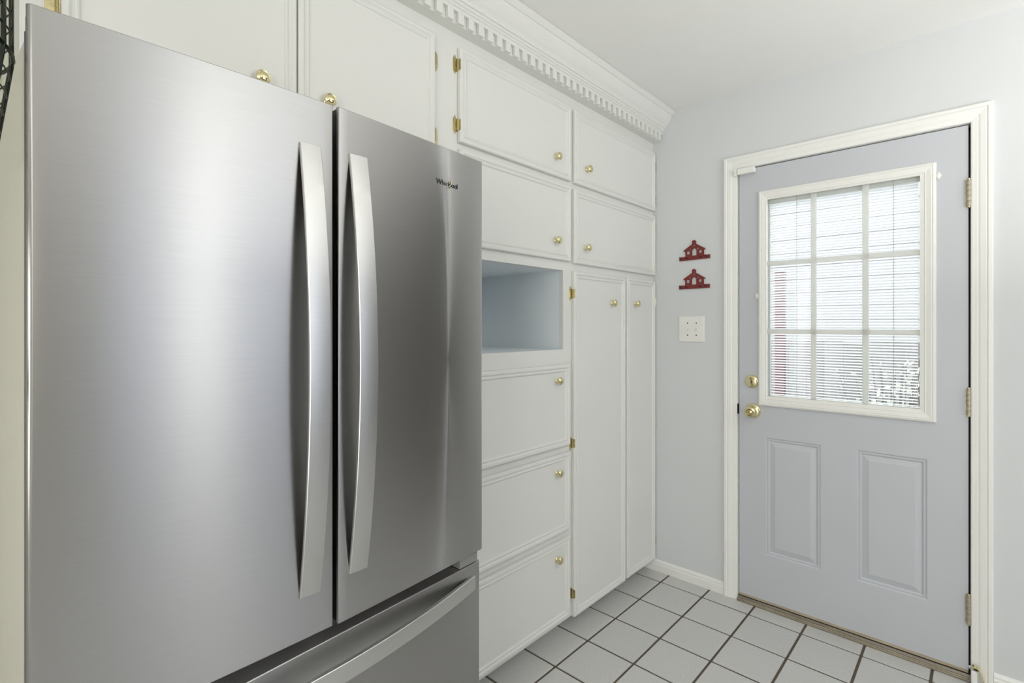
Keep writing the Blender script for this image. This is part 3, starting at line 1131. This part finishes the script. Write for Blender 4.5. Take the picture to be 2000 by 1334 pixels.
sw = thing('light_switch', (XW, 1.0800, 1.2955), 'white double toggle light switch plate on the wall below the key racks', 'light switch')
g = Geo().rings(1.014, 1.148, 1.229, 1.361, [(0, .0), (0, .003), (.0025, .0055), (.004, .006)], lambda a, b, d: (XW - d, a, b))
g.make('switch_plate', M['plastic_white'], sw)
for yc in (1.1007, 1.0550):
    Geo().rings(yc - .0055, yc + .0055, 1.282, 1.306, [(-.0015, .006), (-.0015, .0075), (0, .0075), (0, .0062)], lambda a, b, d: (XW - d, a, b), close_last=True).make('toggle_bezel', M['plastic_white'], sw)
    Geo().prism([(XW - .0061, 1.2860), (XW - .0061, 1.2985), (XW - .0180, 1.2915), (XW - .0170, 1.2855)], lambda a, b, d: (a, d, b), yc - .0037, yc + .0037).make('toggle', M['plastic_white'], sw)
    for zc in (1.3252, 1.2640):
        Geo().lathe((XW - .0060, yc, zc), (-1, 0, 0), [(.0033, 0), (.0030, .0008), (0, .0012)], 12).make('screw', M['dark_iron'], sw)

ds = thing('door_sensor', (XW - .02, 0.805, 2.045), 'small white contact sensor at the top left corner of the outside door', 'sensor')
box('sensor_body', XW - .0335, XW - .0205, 0.768, 0.846, 2.029, 2.056, M['plastic_white'], ds, bevel=.0025)
box('mounting_base', XW - .0203, XW - .001, 0.772, 0.842, 2.031, 2.054, M['plastic_white'], ds)
box('magnet', XW - .0300, XW - .0196, 0.8485, 0.8620, 2.026, 2.060, M['trim'], ds, bevel=.002)

st = thing('door_stop', (XW - .02, 0.012, 0.0), 'small brass strap stop with white bumper at the foot of the right door casing', 'door stop')
g = Geo()
pts = [(.0195, .072), (.014, .0745), (.006, .072), (.000, .064), (-.006, .046), (-.013, .018), (-.017, .001)]
pts2 = [(a - .0032, b - .0015) for a, b in pts]
pts2[0] = (pts[0][0], pts[0][1] - .003)
pts2[1] = (pts[1][0], pts[1][1] - .003)
g.prism(pts + list(reversed(pts2)), lambda a, b, d: (d, a, b), XW - .046, XW - .022)
g.make('strap', M['brass'], st)
box('bumper', XW - .047, XW - .021, .0055, .0230, .0005, .060, M['plastic_white'], st, bevel=.004)

# ------------------------------------------------------------------ hanging wire basket at the left edge
bc = Vector((-.1195, 1.050, 0))
bask = thing('wire_basket', (bc.x, bc.y, 1.61), 'dark wire hanging basket beside the upper left corner of the refrigerator', 'basket')
R0 = .168


def bprof(z):
    if z >= 1.70: return R0
    return R0 - .129 * (1.70 - z)


nr = 13
for k in range(nr):
    a = 2 * math.pi * k / nr + .10
    zz = [2.02, 1.9, 1.8, 1.72, 1.70, 1.68, 1.655, 1.63, 1.60, 1.565]
    pts = [(bc.x + bprof(z) * math.cos(a), bc.y + bprof(z) * math.sin(a), z) for z in zz]
    thick = k % 2 == 0
    Geo().tube(pts, .0030 if thick else .0014, 8).make('rib', M['wire'], bask, smooth=True)
for z in [2.02 - .0265 * k for k in range(12)] + [1.70, 1.673, 1.646, 1.619, 1.592, 1.565]:
    r = bprof(z)
    pts = [(bc.x + r * math.cos(2 * math.pi * k / 40), bc.y + r * math.sin(2 * math.pi * k / 40), z) for k in range(41)]
    Geo().tube(pts, .0028 if z in (2.02, 1.70, 1.565) else .0012, 6, caps=False).make('ring', M['wire'], bask, smooth=True)
for k in range(3):
    a = 2 * math.pi * k / 3 + .9
    Geo().tube([(bc.x + R0 * math.cos(a), bc.y + R0 * math.sin(a), 2.02), (bc.x, bc.y, 2.36)], .0016, 6).make('chain', M['wire'], bask)
Geo().tube([(bc.x, bc.y, 2.44), (bc.x, bc.y, 2.40), (bc.x + .012, bc.y, 2.385), (bc.x + .012, bc.y, 2.368), (bc.x, bc.y, 2.358), (bc.x - .010, bc.y, 2.366)], .0024, 8).make('ceiling_hook', M['wire'], bask)

# ------------------------------------------------------------------ outside, seen through the blind
structure(box('floor', XW + .14, 12.0, -0.05, 9, -.22, -.12, M['concrete']))
fence = thing('garden_fence', (5.0, 2.2, -.12), 'weathered grey board fence seen through the door blind', 'fence')
y = 0.02
k = 0
while y < 5.6:
    w_ = .135 + random.uniform(-.004, .004)
    h_ = 1.18 + random.uniform(-.012, .012)
    box('board', 5.0, 5.02, y, y + w_, -.12, h_, M['fence'], fence)
    y += w_ + .003
for z in (.15, .95):
    box('rail', 5.021, 5.06, 0.02, 5.6, z, z + .09, M['fence'], fence)
house = thing('neighbour_house', (8.0, 3.5, -.12), 'cream house with lap siding behind the garden fence', 'house')
z = -.12
while z < 3.5:
    Geo().prism([(8.0, z), (7.975, z), (7.992, z + .20), (8.0, z + .20)], lambda a, b, d: (a, d, b), 0.0, 8.5).make('siding_board', M['siding'], house)
    z += .19
box('wall', 8.0, 8.3, 0.0, 8.5, -.12, 3.6, M['siding'], house)
Geo().prism([(7.6, 3.58), (7.6, 3.70), (11.0, 5.3), (11.0, 5.18)], lambda a, b, d: (a, d, b), -.4, 8.9).make('roof', M['roof'], house)
post = box('post', 4.47, 4.53, 1.155, 1.222, -.12, 1.755, M['post'])
props(post, 'maroon post standing behind the left column of door panes', 'post')
shrub = thing('shrub', (3.9, 0.42, -.12), 'dry twiggy shrub behind the lower right door panes', 'shrub')
tw, lf = Geo(), Geo()
for k in range(70):
    a = random.uniform(0, 2 * math.pi)
    r = random.uniform(.05, .32)
    h = random.uniform(.55, 1.16)
    p0 = Vector((3.9 + random.uniform(-.05, .05), .40 + random.uniform(-.05, .05), -.12))
    p1 = Vector((3.9 + .5 * r * math.cos(a), .40 + .5 * r * math.sin(a), h * .5))
    p2 = Vector((3.9 + r * math.cos(a), .40 + r * math.sin(a), h))
    tw.tube([p0, p1, p2], [.006, .004, .0015], 5)
    for q in range(6):
        t = random.uniform(.3, 1)
        c = p1.lerp(p2, t)
        d = Vector((random.gauss(0, 1), random.gauss(0, 1), random.gauss(0, 1))).normalized()
        e = d.orthogonal().normalized()
        L, wd = .045, .012
        n = len(lf.v)
        lf.v += [tuple(c), tuple(c + d * L * .5 + e * wd), tuple(c + d * L), tuple(c + d * L * .5 - e * wd)]
        lf.f.append((n, n + 1, n + 2, n + 3))
tw.make('twigs', M['twig'], shrub, merge=False, kind='stuff')
lf.make('leaves', M['leaf'], shrub, merge=False, kind='stuff')
